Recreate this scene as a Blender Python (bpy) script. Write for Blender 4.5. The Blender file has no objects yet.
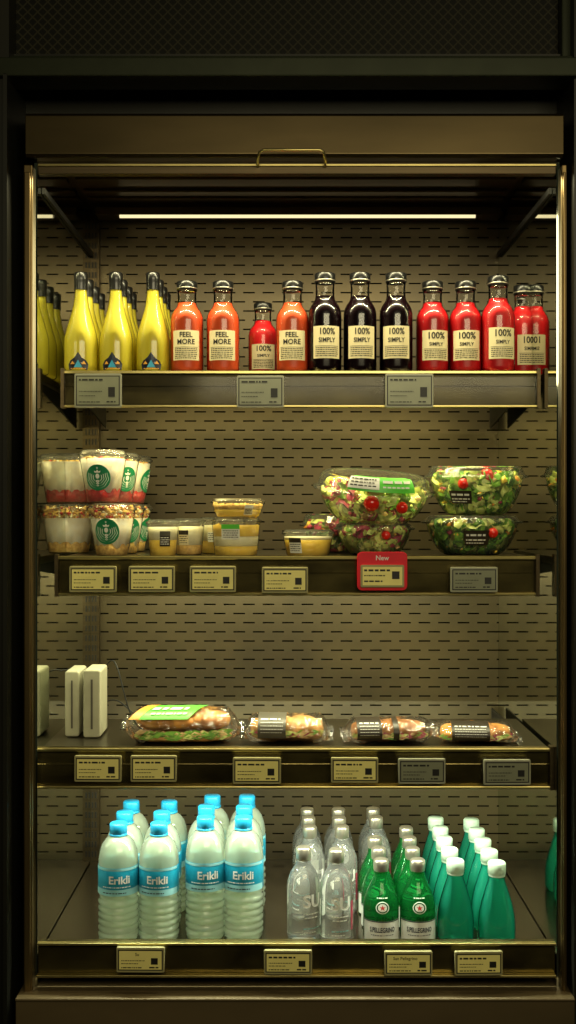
import bpy, math, random
from mathutils import Vector, noise, Matrix
PI=math.pi
random.seed(7)
col=bpy.context.scene.collection
D=2.2; EZ=1.024
def PX(px,y): return (px-288)/500*(D+y)/D
def PZ(py,y): return EZ+(512-py)/500*(D+y)/D

# ---------------------------------------------------------------- geometry builder
class MB:
    def __init__(s): s.v=[];s.f=[];s.m=[];s.s=[]
    def add(s,vs,fs,mi=0,sm=False):
        b=len(s.v); s.v.extend([tuple(p) for p in vs])
        for f in fs:
            s.f.append(tuple(b+i for i in f)); s.m.append(mi); s.s.append(sm)
    def box(s,x0,x1,y0,y1,z0,z1,mi=0):
        s.add([(x0,y0,z0),(x1,y0,z0),(x1,y1,z0),(x0,y1,z0),(x0,y0,z1),(x1,y0,z1),(x1,y1,z1),(x0,y1,z1)],
              [(0,3,2,1),(4,5,6,7),(0,1,5,4),(1,2,6,5),(2,3,7,6),(3,0,4,7)],mi)
    def rbox(s,x0,x1,y0,y1,z0,z1,r,mi=0,n=4):
        pts=[]
        for cx,cz,a in ((x1-r,z1-r,0),(x0+r,z1-r,90),(x0+r,z0+r,180),(x1-r,z0+r,270)):
            for k in range(n+1):
                t=math.radians(a+90*k/n); pts.append((cx+r*math.cos(t),cz+r*math.sin(t)))
        N=len(pts)
        s.add([(x,y0,z) for x,z in pts]+[(x,y1,z) for x,z in pts],
              [tuple(range(N))[::-1]]+[tuple(range(N,2*N))]+[(i,(i+1)%N,(i+1)%N+N,i+N) for i in range(N)],mi)
    def lathe(s,prof,n=32,mi=0,sm=True,cx=0,cy=0,fn=None):
        vs=[];rings=[]
        for r,z in prof:
            if r<1e-6: rings.append([len(vs)]); vs.append((cx,cy,z))
            else:
                ring=[]
                for k in range(n):
                    a=2*PI*k/n; rr=r*(fn(a,z) if fn else 1)
                    ring.append(len(vs)); vs.append((cx+rr*math.sin(a),cy-rr*math.cos(a),z))
                rings.append(ring)
        fs=[]
        for A,B in zip(rings,rings[1:]):
            if len(A)==1 and len(B)==1: continue
            for k in range(n):
                k2=(k+1)%n
                if len(A)==1: fs.append((A[0],B[k2],B[k]))
                elif len(B)==1: fs.append((A[k],A[k2],B[0]))
                else: fs.append((A[k],A[k2],B[k2],B[k]))
        s.add(vs,fs,mi,sm)
    def tube(s,pts,r,n=8,mi=0):
        pts=[Vector(p) for p in pts]; vs=[];fs=[]
        for i,p in enumerate(pts):
            t=(pts[min(i+1,len(pts)-1)]-pts[max(i-1,0)]).normalized()
            u=t.cross(Vector((0,0,1)))
            if u.length<.05: u=t.cross(Vector((0,1,0)))
            u.normalize(); w=t.cross(u)
            for k in range(n):
                a=2*PI*k/n; vs.append(p+u*r*math.cos(a)+w*r*math.sin(a))
        for i in range(len(pts)-1):
            for k in range(n):
                k2=(k+1)%n; fs.append((i*n+k,i*n+k2,(i+1)*n+k2,(i+1)*n+k))
        fs.append(tuple(range(n))); fs.append(tuple(range((len(pts)-1)*n,len(pts)*n)))
        s.add(vs,fs,mi,True)
    def shape(s,pts,faces,mp,mi=0): s.add([mp(u,v) for u,v in pts],faces,mi)
    def rect(s,u0,u1,v0,v1,mp,mi=0,nu=10,nv=2):
        pts=[(u0+(u1-u0)*i/nu,v0+(v1-v0)*j/nv) for j in range(nv+1) for i in range(nu+1)]
        fs=[(j*(nu+1)+i,j*(nu+1)+i+1,(j+1)*(nu+1)+i+1,(j+1)*(nu+1)+i) for j in range(nv) for i in range(nu)]
        s.add([mp(u,v) for u,v in pts],fs,mi,True)
    def disc(s,cu,cv,r0,r1,mp,mi=0,n=28,nr=4,sy=1):
        pts=[];fs=[]
        for j in range(nr+1):
            r=r0+(r1-r0)*j/nr
            for k in range(n):
                a=2*PI*k/n; pts.append((cu+r*math.cos(a),cv+r*math.sin(a)*sy))
        for j in range(nr):
            for k in range(n):
                k2=(k+1)%n; fs.append((j*n+k,j*n+k2,(j+1)*n+k2,(j+1)*n+k))
        s.add([mp(u,v) for u,v in pts],fs,mi,True)
    def star(s,cu,cv,r,mp,mi=0):
        pts=[(cu,cv)]+[(cu+(r if k%2==0 else r*.42)*math.sin(PI*k/5),cv+(r if k%2==0 else r*.42)*math.cos(PI*k/5)) for k in range(10)]
        s.add([mp(u,v) for u,v in pts],[(0,1+k,1+(k+1)%10) for k in range(10)],mi)
    def text(s,t,size,u,v,mp,mi=0,bold=0.0,sx=1.0):
        vs,fs=text_geo(t,bold)
        s.add([mp(u+x*size*sx,v+y*size) for x,y in vs],fs,mi)
    def lines(s,u0,u1,v,h,mp,mi=0,seed=0):
        # a line of illegibly small print
        rr=random.Random(seed); u=u0
        while u<u1-h:
            w=min(h*rr.uniform(.8,4),u1-u); s.rect(u,u+w,v,v+h,mp,mi,nu=2,nv=1); u+=w+h*.7
    def build(s,name,mats,parent=None,bevel=0,loc=None):
        me=bpy.data.meshes.new(name); me.from_pydata(s.v,[],s.f)
        if not isinstance(mats,(list,tuple)): mats=[mats]
        for m in mats: me.materials.append(m)
        for p,mi,sm in zip(me.polygons,s.m,s.s): p.material_index=mi; p.use_smooth=sm
        me.update()
        o=bpy.data.objects.new(name,me); col.objects.link(o)
        if parent: o.parent=parent
        if loc: o.location=loc
        if bevel:
            b=o.modifiers.new('Bevel','BEVEL'); b.width=bevel; b.segments=2; b.limit_method='ANGLE'
        return o
_tc={}
def text_geo(t,bold=0.0):
    k=(t,bold)
    if k in _tc: return _tc[k]
    cu=bpy.data.curves.new('t','FONT'); cu.body=t; cu.size=1; cu.align_x='CENTER'; cu.align_y='CENTER'; cu.offset=bold; cu.resolution_u=3
    o=bpy.data.objects.new('t',cu); col.objects.link(o)
    dg=bpy.context.evaluated_depsgraph_get()
    me=bpy.data.meshes.new_from_object(o.evaluated_get(dg))
    r=([(v.co.x,v.co.y) for v in me.vertices],[tuple(p.vertices) for p in me.polygons])
    bpy.data.objects.remove(o); bpy.data.curves.remove(cu); bpy.data.meshes.remove(me)
    _tc[k]=r; return r
def cyl(rf,off=.0006,a0=0):
    f=rf if callable(rf) else (lambda z:rf)
    def mp(u,v,o=0):
        r=f(v)+off; a=u/f(v)+a0; return (r*math.sin(a),-r*math.cos(a),v)
    return mp
def flat(y): return lambda u,v:(u,y,v)

def tag(o,label=None,cat=None,group=None,kind=None):
    if label: o['label']=label
    if cat: o['category']=cat
    if group: o['group']=group
    if kind: o['kind']=kind
    return o
def thing(name,label,cat,loc=(0,0,0),rz=0,group=None):
    o=bpy.data.objects.new(name,None); col.objects.link(o); o.empty_display_size=.02
    o.location=loc; o.rotation_euler=(0,0,rz); return tag(o,label,cat,group)
def dup(root,loc,rz,label,group=None):
    r=root.copy(); col.objects.link(r); r.location=loc; r.rotation_euler=(0,0,rz); r['label']=label
    if group: r['group']=group
    for ch in list(root.children):
        c=ch.copy(); col.objects.link(c); c.parent=r
        for g in list(ch.children):
            d=g.copy(); col.objects.link(d); d.parent=c
    return r

# ---------------------------------------------------------------- materials
def nmat(name):
    m=bpy.data.materials.new(name); m.use_nodes=True; nt=m.node_tree
    return m,nt,nt.nodes['Principled BSDF'],nt.nodes['Material Output']
def noise_col(nt,c1,c2,scale=20,vec=(1,1,1),detail=4):
    tc=nt.nodes.new('ShaderNodeTexCoord'); mp=nt.nodes.new('ShaderNodeMapping'); mp.inputs['Scale'].default_value=vec
    nz=nt.nodes.new('ShaderNodeTexNoise'); nz.inputs['Scale'].default_value=scale; nz.inputs['Detail'].default_value=detail
    cr=nt.nodes.new('ShaderNodeValToRGB'); cr.color_ramp.elements[0].position=.35; cr.color_ramp.elements[1].position=.65
    cr.color_ramp.elements[0].color=(*c1,1); cr.color_ramp.elements[1].color=(*c2,1)
    nt.links.new(tc.outputs['Object'],mp.inputs[0]); nt.links.new(mp.outputs[0],nz.inputs['Vector']); nt.links.new(nz.outputs['Fac'],cr.inputs[0])
    return cr.outputs[0],nz.outputs['Fac']
def pm(name,c,rough=.5,metal=0,c2=None,scale=20,vec=(1,1,1),bump=0,coat=0,spec=.5,trans=0,ior=1.45):
    m,nt,b,o=nmat(name)
    b.inputs['Base Color'].default_value=(*c,1); b.inputs['Roughness'].default_value=rough; b.inputs['Metallic'].default_value=metal
    b.inputs['Coat Weight'].default_value=coat; b.inputs['Coat Roughness'].default_value=.05
    b.inputs['Specular IOR Level'].default_value=spec; b.inputs['Transmission Weight'].default_value=trans; b.inputs['IOR'].default_value=ior
    c2=c2 or tuple(x*.85 for x in c)
    oc,of=noise_col(nt,c,c2,scale,vec); nt.links.new(oc,b.inputs['Base Color'])
    if bump:
        bp=nt.nodes.new('ShaderNodeBump'); bp.inputs['Strength'].default_value=bump; bp.inputs['Distance'].default_value=.003
        nt.links.new(of,bp.inputs['Height']); nt.links.new(bp.outputs[0],b.inputs['Normal'])
    return m
def film(name,tint=(1,1,1),rough=.06,blend=.3,bump=.0,scale=40,base=.04,haze=0,hazecol=(.8,.8,.75),tl_mix=.4):
    m,nt,b,o=nmat(name); nt.nodes.remove(b); N=nt.nodes.new; L=nt.links.new
    tr=N('ShaderNodeBsdfTransparent'); tr.inputs[0].default_value=(*tint,1)
    gl=N('ShaderNodeBsdfGlossy'); gl.inputs['Roughness'].default_value=rough
    lw=N('ShaderNodeLayerWeight'); lw.inputs['Blend'].default_value=blend
    mt=N('ShaderNodeMath'); mt.operation='ADD'; mt.inputs[1].default_value=base; mt.use_clamp=True
    L(lw.outputs['Fresnel'],mt.inputs[0])
    mx=N('ShaderNodeMixShader'); L(mt.outputs[0],mx.inputs[0])
    src=tr.outputs[0]
    if haze:
        df=N('ShaderNodeBsdfDiffuse'); df.inputs[0].default_value=(*hazecol,1); tl=N('ShaderNodeBsdfTranslucent'); tl.inputs[0].default_value=(*hazecol,1)
        m0=N('ShaderNodeMixShader'); m0.inputs[0].default_value=tl_mix; L(df.outputs[0],m0.inputs[1]); L(tl.outputs[0],m0.inputs[2])
        m1=N('ShaderNodeMixShader'); m1.inputs[0].default_value=haze; L(tr.outputs[0],m1.inputs[1]); L(m0.outputs[0],m1.inputs[2]); src=m1.outputs[0]
    L(src,mx.inputs[1]); L(gl.outputs[0],mx.inputs[2]); L(mx.outputs[0],o.inputs[0])
    if bump:
        _,f=noise_col(nt,(0,0,0),(1,1,1),scale); bp=N('ShaderNodeBump'); bp.inputs['Strength'].default_value=bump; bp.inputs['Distance'].default_value=.004
        L(f,bp.inputs['Height']); L(bp.outputs[0],gl.inputs['Normal']); L(bp.outputs[0],lw.inputs['Normal'])
    return m
def emis(name,c,st):
    m,nt,b,o=nmat(name); b.inputs['Base Color'].default_value=(0,0,0,1); b.inputs['Emission Color'].default_value=(*c,1); b.inputs['Emission Strength'].default_value=st; return m

M={}
M['steel']=pm('brushed_steel',(.085,.062,.028),.33,.9,c2=(.058,.043,.020),scale=2.2,vec=(1,1,5))
M['post']=pm('post_steel',(.24,.165,.07),.35,.85,c2=(.15,.105,.045),scale=3,vec=(8,1,1))
M['steel_dark']=pm('dark_steel',(.095,.068,.035),.40,.8,c2=(.07,.052,.028),scale=5,vec=(1,1,30))
M['rail']=pm('rail_metal_glints',(.22,.175,.062),.22,.85,c2=(.07,.055,.022),scale=2.5,vec=(3,1,6))  # gold to dark variation paints reflected glints into the metal colour
M['rail_top']=pm('rail_metal_top',(.060,.048,.016),.32,.35,c2=(.026,.021,.008),scale=2.5,vec=(3,1,6),spec=.1)  # darker copy for the top rail, same painted reflection streaks
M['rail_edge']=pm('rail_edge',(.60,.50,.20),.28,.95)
M['black']=pm('black_metal',(.012,.012,.011),.45,.3)
M['blackwall']=pm('black_wall_paint',(.010,.010,.007),.4,.2,c2=(.016,.015,.010),scale=3,bump=.1)
M['greenbar']=pm('dark_green_bar',(.03,.035,.02),.35,.6)
M['side']=pm('mirror_side',(.66,.68,.58),.04,1,c2=(.54,.57,.48),scale=4)
M['deck']=pm('deck_metal',(.13,.105,.07),.18,.9,c2=(.1,.08,.05),scale=8)
M['shelf']=pm('shelf_metal',(.07,.06,.04),.3,.8)
M['clear']=film('clear_plastic',base=.010,blend=.05,rough=.10)
M['film']=film('crinkled_film',rough=.09,blend=.22,bump=1.0,scale=75,base=.08,haze=.03)
M['lid']=film('clear_lid',rough=.10,blend=.16,bump=.3,scale=45,base=.055,haze=.06)
M['glass']=film('bottle_glass',rough=.05,blend=.18,base=.03)
M['cup_clear']=film('clear_cup',rough=.1,blend=.15,base=.04,haze=.08)
M['tagframe']=pm('tag_frame',(.40,.36,.17),.35)
M['tagscreen']=pm('tag_screen',(.95,.84,.30),.4,c2=(.88,.78,.27))
M['tagscreen_grey']=pm('tag_screen_grey',(.26,.27,.18),.35)
M['tagframe_grey']=pm('tag_frame_grey',(.36,.36,.26),.35)
M['ink']=pm('black_ink',(.015,.014,.012),.5)
M['white_ink']=pm('white_ink',(.85,.84,.8),.5)
M['red']=pm('red_plastic',(.80,.012,.03),.35)
M['cap_black']=pm('black_cap',(.01,.01,.01),.3,coat=.3)
M['cap_blue']=pm('blue_cap',(.012,.28,.52),.35)
M['cap_white']=pm('white_cap',(.62,.80,.64),.35)
M['cap_silver']=pm('silver_cap',(.66,.60,.50),.30,.85,c2=(.5,.46,.38))
def juice(name,c,c2,tl=.3,rough=.35):
    m,nt,b,o=nmat(name); N=nt.nodes.new; L=nt.links.new
    oc,of=noise_col(nt,c,c2,10,(1,1,.5)); L(oc,b.inputs['Base Color']); b.inputs['Roughness'].default_value=rough
    t=N('ShaderNodeBsdfTranslucent'); L(oc,t.inputs[0]); mx=N('ShaderNodeMixShader'); mx.inputs[0].default_value=tl
    L(b.outputs[0],mx.inputs[1]); L(t.outputs[0],mx.inputs[2]); L(mx.outputs[0],o.inputs[0]); return m
M['j_yellow']=juice('yellow_juice',(1.0,.92,.11),(1.0,.88,.07),.25)
M['j_orange']=juice('orange_juice',(1.0,.17,.045),(.95,.13,.035),.15)
M['j_red']=juice('red_juice',(.85,.018,.025),(.72,.012,.018),.15)
M['j_purple']=pm('purple_juice',(.010,.002,.004),.2)
M['paper']=pm('cream_paper',(.80,.70,.42),.6,c2=(.74,.64,.38))
M['paper_w']=pm('white_paper',(.82,.82,.76),.6)
M['navy']=pm('navy_print',(.01,.016,.035),.4)
M['gold']=pm('gold_print',(.8,.38,.06),.4)
M['skyblue']=pm('sky_blue_print',(.05,.35,.6),.4)
M['water']=film('milky_water',tint=(.96,1,.93),rough=.07,blend=.17,bump=.5,scale=26,base=.07,haze=.36,hazecol=(.90,1.0,.80),tl_mix=.5)  # milky haze, its pale green tint imitating caustic light
M['water_label']=pm('blue_label',(.012,.28,.44),.35,c2=(.01,.24,.39),scale=25)
M['water_label2']=pm('pale_blue_label',(.30,.62,.68),.35)
M['clearglass']=pm('water_glass',(.98,1,.98),.03,trans=.90,ior=1.36,coat=.3)
M['greenglass']=pm('green_glass',(.014,.30,.06),.04,trans=.74,ior=1.33,c2=(.008,.23,.045))
M['teal']=film('teal_drink',tint=(.35,.95,.80),rough=.12,blend=.14,base=.04,haze=.45,hazecol=(.05,.78,.58),tl_mix=.55)
M['green_print']=pm('green_print',(.004,.20,.08),.45)
M['brightgreen']=pm('bright_green_print',(.12,.62,.06),.4)
M['red_print']=pm('red_print',(.6,.03,.02),.4)
M['cup_white']=pm('white_cup',(.92,.90,.80),.4,c2=(.88,.80,.62),scale=55)
M['berry']=pm('berry_red',(.60,.02,.02),.3,c2=(.35,.012,.012),scale=90,bump=.4)
M['granola']=pm('granola',(.85,.58,.16),.7,c2=(.55,.31,.07),scale=120,bump=.6)
M['cream']=pm('cream_yogurt',(.92,.87,.6),.4)
M['mango']=pm('mango',(1.0,.72,.10),.35,c2=(.92,.6,.06),scale=60,bump=.3)
M['leaf1']=pm('leaf_green',(.28,.56,.05),.4,c2=(.14,.36,.03),scale=80)
M['leaf2']=pm('leaf_pale',(.78,.84,.28),.4,c2=(.58,.68,.16),scale=80)
M['leaf3']=pm('leaf_dark',(.09,.26,.03),.4,c2=(.05,.16,.02),scale=80)
M['radic']=pm('radicchio',(.55,.06,.12),.4,c2=(.32,.03,.07),scale=60)
M['carrot']=pm('carrot',(.95,.36,.04),.4)
M['chicken']=pm('chicken',(.95,.74,.36),.5,c2=(.70,.42,.14),scale=90,bump=.3)
M['tomato']=pm('tomato_red',(.85,.02,.01),.15,coat=.4)
M['bread']=pm('bread_crust',(.78,.38,.08),.6,c2=(.44,.16,.03),scale=22,bump=.5)
M['bread_brown']=pm('brown_crust',(.46,.19,.05),.6,c2=(.22,.08,.02),scale=22,bump=.5)
M['bread_pale']=pm('bread_pale',(.72,.43,.15),.7,c2=(.44,.20,.05),scale=25,bump=.5)
M['brownlabel']=pm('dark_label',(.03,.022,.014),.4)
M['greylabel']=pm('grey_label',(.10,.09,.07),.4)
M['whiteplastic']=pm('white_plastic',(.44,.42,.30),.4)
M['led']=emis('led_tube',(1,.84,.46),1.15)

def slotted():
    m,nt,b,o=nmat('slotted_back_panel'); N=nt.nodes.new; L=nt.links.new
    tc=N('ShaderNodeTexCoord'); sp=N('ShaderNodeSeparateXYZ'); L(tc.outputs['Object'],sp.inputs[0])
    def ma(op,a,bb=None):
        n=N('ShaderNodeMath'); n.operation=op
        for i,v in enumerate((a,bb)):
            if v is None: continue
            if isinstance(v,(int,float)): n.inputs[i].default_value=v
            else: L(v,n.inputs[i])
        return n.outputs[0]
    rz=ma('DIVIDE',sp.outputs['Z'],.0235); row=ma('FLOOR',rz); fv=ma('FRACT',rz)
    par=ma('MULTIPLY',ma('FRACT',ma('MULTIPLY',row,.5)),1.0)
    fu=ma('FRACT',ma('ADD',ma('ADD',ma('DIVIDE',sp.outputs['X'],.050),par),100))
    slot=ma('MULTIPLY',ma('LESS_THAN',ma('ABSOLUTE',ma('SUBTRACT',fu,.5)),.30),ma('LESS_THAN',ma('ABSOLUTE',ma('SUBTRACT',fv,.5)),.072))
    oc,of=noise_col(nt,(.115,.088,.044),(.066,.052,.030),2.8,(1,1,1.6))
    mx=N('ShaderNodeMix'); mx.data_type='RGBA'; L(slot,mx.inputs['Factor']); L(oc,mx.inputs['A']); mx.inputs['B'].default_value=(.002,.002,.0015,1)
    L(mx.outputs['Result'],b.inputs['Base Color']); b.inputs['Roughness'].default_value=.38
    L(ma('MULTIPLY',ma('SUBTRACT',1.0,slot),.55),b.inputs['Metallic'])
    L(ma('MULTIPLY',ma('SUBTRACT',1.0,slot),.5),b.inputs['Specular IOR Level'])
    bp=N('ShaderNodeBump'); bp.inputs['Strength'].default_value=.5; bp.inputs['Distance'].default_value=.003; bp.invert=True
    L(slot,bp.inputs['Height']); L(bp.outputs[0],b.inputs['Normal'])
    return m
M['slots']=slotted()
def grille():
    m,nt,b,o=nmat('diamond_grille'); N=nt.nodes.new; L=nt.links.new
    tc=N('ShaderNodeTexCoord'); mp=N('ShaderNodeMapping'); mp.inputs['Rotation'].default_value=(0,PI/4,0); L(tc.outputs['Object'],mp.inputs[0])
    sp=N('ShaderNodeSeparateXYZ'); L(mp.outputs[0],sp.inputs[0]); outs=[]
    for ax in ('X','Z'):
        a=N('ShaderNodeMath'); a.operation='MULTIPLY'; a.inputs[1].default_value=70; L(sp.outputs[ax],a.inputs[0])
        f=N('ShaderNodeMath'); f.operation='FRACT'; L(a.outputs[0],f.inputs[0])
        l=N('ShaderNodeMath'); l.operation='LESS_THAN'; l.inputs[1].default_value=.22; L(f.outputs[0],l.inputs[0]); outs.append(l.outputs[0])
    mxm=N('ShaderNodeMath'); mxm.operation='MAXIMUM'; L(outs[0],mxm.inputs[0]); L(outs[1],mxm.inputs[1])
    mx=N('ShaderNodeMix'); mx.data_type='RGBA'; L(mxm.outputs[0],mx.inputs['Factor']); mx.inputs['A'].default_value=(.003,.003,.002,1); mx.inputs['B'].default_value=(.020,.018,.009,1)
    L(mx.outputs['Result'],b.inputs['Base Color']); b.inputs['Roughness'].default_value=.6; b.inputs['Specular IOR Level'].default_value=.15
    bp=N('ShaderNodeBump'); bp.inputs['Strength'].default_value=.8; bp.inputs['Distance'].default_value=.004; L(mxm.outputs[0],bp.inputs['Height']); L(bp.outputs[0],b.inputs['Normal'])
    return m
M['grille']=grille()

# ---------------------------------------------------------------- setting
m=MB(); m.box(-3,3,-4,1,-.40,-.36); tag(m.build('floor',M['blackwall']),kind='structure')
m=MB(); m.box(-2.5,-.548,-.04,.9,-.36,2.6); m.box(-.556,-.548,-.055,-.04,-.36,1.88); tag(m.build('wall_left',M['blackwall']),kind='structure')
m=MB(); m.box(.562,2.5,-.04,.9,-.36,2.6); tag(m.build('wall_right',M['blackwall']),kind='structure')
m=MB(); m.box(-.548,.562,.10,.9,1.835,2.6); m.box(-.548,.562,-.0,.10,1.90,1.94); tag(m.build('wall_above',M['blackwall']),kind='structure')
g=thing('ventilation_grille','dark diamond mesh grille panel in a frame above the cooler','grille',(0,.02,1.93))
m=MB(); m.box(-.56,.545,0,.01,.0,.30); m.build('mesh_panel',M['grille'],g)
m=MB(); m.box(-.60,.60,-.075,-.0,-.055,-.018); m.box(-.60,.60,-.05,-.0,-.015,-.005); m.box(-.575,-.555,-.03,0,-.004,.32); m.box(.545,.565,-.03,0,-.004,.32)
m.build('frame',M['greenbar'],g,bevel=.003)

# ---------------------------------------------------------------- refrigerator
XL=PX(37,0); XR=PX(557,0); YB=.62
fr=thing('open_display_cooler','tall open fronted stainless cooler with slotted back and mirrored sides','cooler',(0,0,-.34))
OZ=.34
m=MB(); m.box(XL-.02,XR+.02,YB,YB+.02,-.3,1.84)
back=m.build('back_panel',M['slots'],fr); back.location.z=OZ
for a,b_ in ((XL-.006,XL),(XR,XR+.006)):
    m=MB(); m.box(a,b_,.003,YB-.001,-.2,1.82); o=m.build('side_panel',M['side'],fr); o.location.z=OZ
for a,b_ in ((PX(25,0),PX(37,0)-.0065),(PX(557,0)+.0065,PX(565.5,0))):
    m=MB(); m.box(a,b_,-.012,.08,-.34,1.715); m.box(a+.002,b_-.003,-.016,-.012,-.34,1.70); o=m.build('front_post',M['post'],fr,bevel=.002); o.location.z=OZ
m=MB()
prof=[(-.014,PZ(160,0)),(-.020,PZ(157,0)),(-.020,PZ(119,0)),(-.014,PZ(116,0)),(.12,PZ(113,0)),(.12,PZ(140,0)),(.02,PZ(158,0))]
n=len(prof); x0,x1=PX(25,-.02),PX(564,-.02)
m.add([(x0,y,z) for y,z in prof]+[(x1,y,z) for y,z in prof],[tuple(range(n)),tuple(range(n,2*n))[::-1]]+[(i,i+n,(i+1)%n+n,(i+1)%n) for i in range(n)],0)
can=m.build('canopy',M['steel'],fr,bevel=.0015); can.location.z=OZ
m=MB(); m.box(XL+.004,XR-.004,-.008,.012,PZ(175,0),PZ(164,0)); m.box(XL+.004,XR-.004,-.012,-.008,PZ(168,0),PZ(165.5,0),1)
bl=m.build('blind_bar',[M['steel_dark'],M['rail_edge']],fr,bevel=.001); bl.location.z=OZ
m=MB(); za,zb=PZ(168,0),PZ(157,0); xa,xb=PX(258,0),PX(325,0)
m.tube([(xa,-.01,za),(xa,-.035,za+.003),(xa+.004,-.042,zb-.004),(xa+.012,-.044,zb),(xb-.012,-.044,zb),(xb-.004,-.042,zb-.004),(xb,-.035,za+.003),(xb,-.01,za)],.0028,8)
m.build('handle',M['rail_edge'],bl)
M['ceil']=pm('ceiling_metal',(.13,.09,.045),.35,.6,c2=(.10,.07,.035),scale=4)
m=MB(); m.box(XL,XR,.122,YB-.001,1.80,1.83); ce=m.build('ceiling_panel',M['ceil'],fr); ce.location.z=OZ
m=MB()
for k,y in enumerate((.34,.44,.50)): m.box(XL+.01,XR-.01,y,y+.035,1.792,1.7985)
m.build('ceiling_slat',M['ceil'],ce,bevel=.002)
for s,x in ((1,XL+.001),(-1,XR-.007)):
    m=MB(); m.box(x,x+.006,.04,.6,1.672,1.684); m.build('blind_guide',M['black'],ce)
lf=MB(); lf.box(PX(97,.55),PX(500,.55),.53,.585,1.762,1.78); lampf=lf.build('light_fixture',M['ceil'],fr); lampf.location.z=OZ
m=MB(); m.tube([(PX(120,.54),.535,1.760),(PX(475,.54),.535,1.760)],.0050,10); m.build('light_tube',M['led'],lampf)
m=MB(); m.box(PX(21,0),PX(569,0),-.045,.05,-.34,.072); m.box(PX(21,0),PX(569,0),-.049,-.045,.066,.072)
M['base']=pm('base_panel_metal',(.16,.115,.055),.42,.35,c2=(.11,.08,.038),scale=2.5,vec=(1,1,3))
ba=m.build('base_panel',M['base'],fr,bevel=.003); ba.location.z=OZ
for px in (94,512):
    m=MB(); x=PX(px,.6); m.box(x-.013,x+.013,.603,.6185,.10,1.78,0)
    for k in range(66): m.box(x-.006,x-.002,.6015,.6028,.12+k*.025,.135+k*.025,1); m.box(x+.002,x+.006,.6015,.6028,.12+k*.025,.135+k*.025,1)
    o=m.build('slotted_upright',[M['steel_dark'],M['ink']],fr); o.location.z=OZ

def shelf(z,yf,xa,xb,h,depth_to,rm='rail'):
    m=MB(); m.box(xa+.004,xb-.004,yf+.006,depth_to,z-.016,z)
    s=m.build('shelf',M['shelf'],fr,bevel=.001); s.location.z=OZ
    m=MB()
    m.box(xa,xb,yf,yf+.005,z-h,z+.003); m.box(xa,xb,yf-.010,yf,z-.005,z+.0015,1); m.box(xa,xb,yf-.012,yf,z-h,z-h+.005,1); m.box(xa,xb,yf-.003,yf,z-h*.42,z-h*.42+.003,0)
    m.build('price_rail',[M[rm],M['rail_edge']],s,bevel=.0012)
    m=MB(); m.box(xa+.002,xb-.002,yf-.0135,yf-.0125,z-h+.004,z-.012); m.build('rail_cover',M['clear'],s)
    for x in (xa,xb-.003):
        m=MB(); m.box(x-.002,x+.005,yf-.016,yf+.006,z-h-.002,z+.006); m.build('end_cap',M['steel_dark'],s)
    for x in (xa+.012,xb-.018):
        m=MB(); P=[(yf+.03,z-.018),(yf+.03,z-.03),(depth_to-.12,z-.055),(.60,z-.085),(.60,z-.018)]
        m.add([(x,y,zz) for y,zz in P]+[(x+.004,y,zz) for y,zz in P],[(0,1,2,3,4),(9,8,7,6,5)]+[(i,(i+1)%5,(i+1)%5+5,i+5) for i in range(5)])
        m.build('bracket',M['black'],s)
    return s
Z1,Y1=1.322,.14; Z2,Y2=.930,.10; Z3,Y3=.543,.04; Z4,Y4=.134,.01
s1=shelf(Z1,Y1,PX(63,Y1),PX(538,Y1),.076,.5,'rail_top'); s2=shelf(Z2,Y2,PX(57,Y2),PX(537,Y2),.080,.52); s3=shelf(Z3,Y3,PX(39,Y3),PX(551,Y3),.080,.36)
m=MB(); m.box(XL+.002,XR-.002,Y4+.006,YB-.002,Z4-.012,Z4); dk=m.build('deck',M['deck'],fr); dk.location.z=OZ
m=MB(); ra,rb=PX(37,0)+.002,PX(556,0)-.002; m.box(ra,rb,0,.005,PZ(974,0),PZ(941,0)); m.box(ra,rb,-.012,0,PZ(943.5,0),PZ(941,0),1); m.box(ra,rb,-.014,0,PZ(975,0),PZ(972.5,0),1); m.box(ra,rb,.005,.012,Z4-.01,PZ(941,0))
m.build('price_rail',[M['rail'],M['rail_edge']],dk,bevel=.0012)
m=MB(); m.box(PX(68,0),PX(527,0),-.0185,-.0175,PZ(973,0),PZ(946,0)); m.build('rail_cover',M['clear'],dk)

# ---------------------------------------------------------------- price tags
def price_tag(px0,px1,py0,py1,yf,k,label,title=None,seed=0):
    y=yf-.016; x0,x1=PX(px0,y),PX(px1,y); z0,z1=PZ(py1,y),PZ(py0,y); cx=(x0+x1)/2; cz=(z0+z1)/2; w=(x1-x0)/2; h=(z1-z0)/2
    t=thing('price_tag',label,'price tag',(cx,y,cz),0,'electronic price tags on the shelf rails'); t.rotation_euler=(0,0,random.uniform(-.02,.02))
    m=MB(); m.rbox(-w,w,-.008,0,-h,h,.003); m.build('tag_case',M['tagframe_grey'] if k==1 else M['tagframe'],t,bevel=.001)
    m=MB(); f=flat(-.0088); f2=flat(-.0093); f0=flat(-.0084); sw=w-.0055; shh=h-.0065
    m.rect(-sw-.0022,sw+.0022,-shh-.0022,shh+.0022,f0,1,2,2)
    m.rect(-sw,sw,-shh,shh,f,0,2,2)
    if title: m.text(title,.0085,-sw*.15,shh-.007,f2,1,.01)
    else: m.lines(-sw*.9,sw*.35,shh-.0085,.0034,f2,1,seed)
    m.lines(-sw*.9,sw*.2,-shh*.08,.0014,f2,1,seed+50); m.lines(-sw*.9,-sw*.1,-shh*.4,.0014,f2,1,seed+90)
    m.lines(-sw*.9,sw*.1,-shh*.85,.0020,f2,1,seed+150)
    m.rect(sw*.5,sw*.82,-shh*.45,shh*.25,f2,1,1,1); m.lines(sw*.42,sw*.85,-shh*.85,.0028,f2,1,seed+8)
    m.build('screen',[M['tagscreen_grey'] if k==1 else M['tagscreen'],M['ink']],t)
    return t
ordn=['first','second','third','fourth','fifth','sixth']
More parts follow.
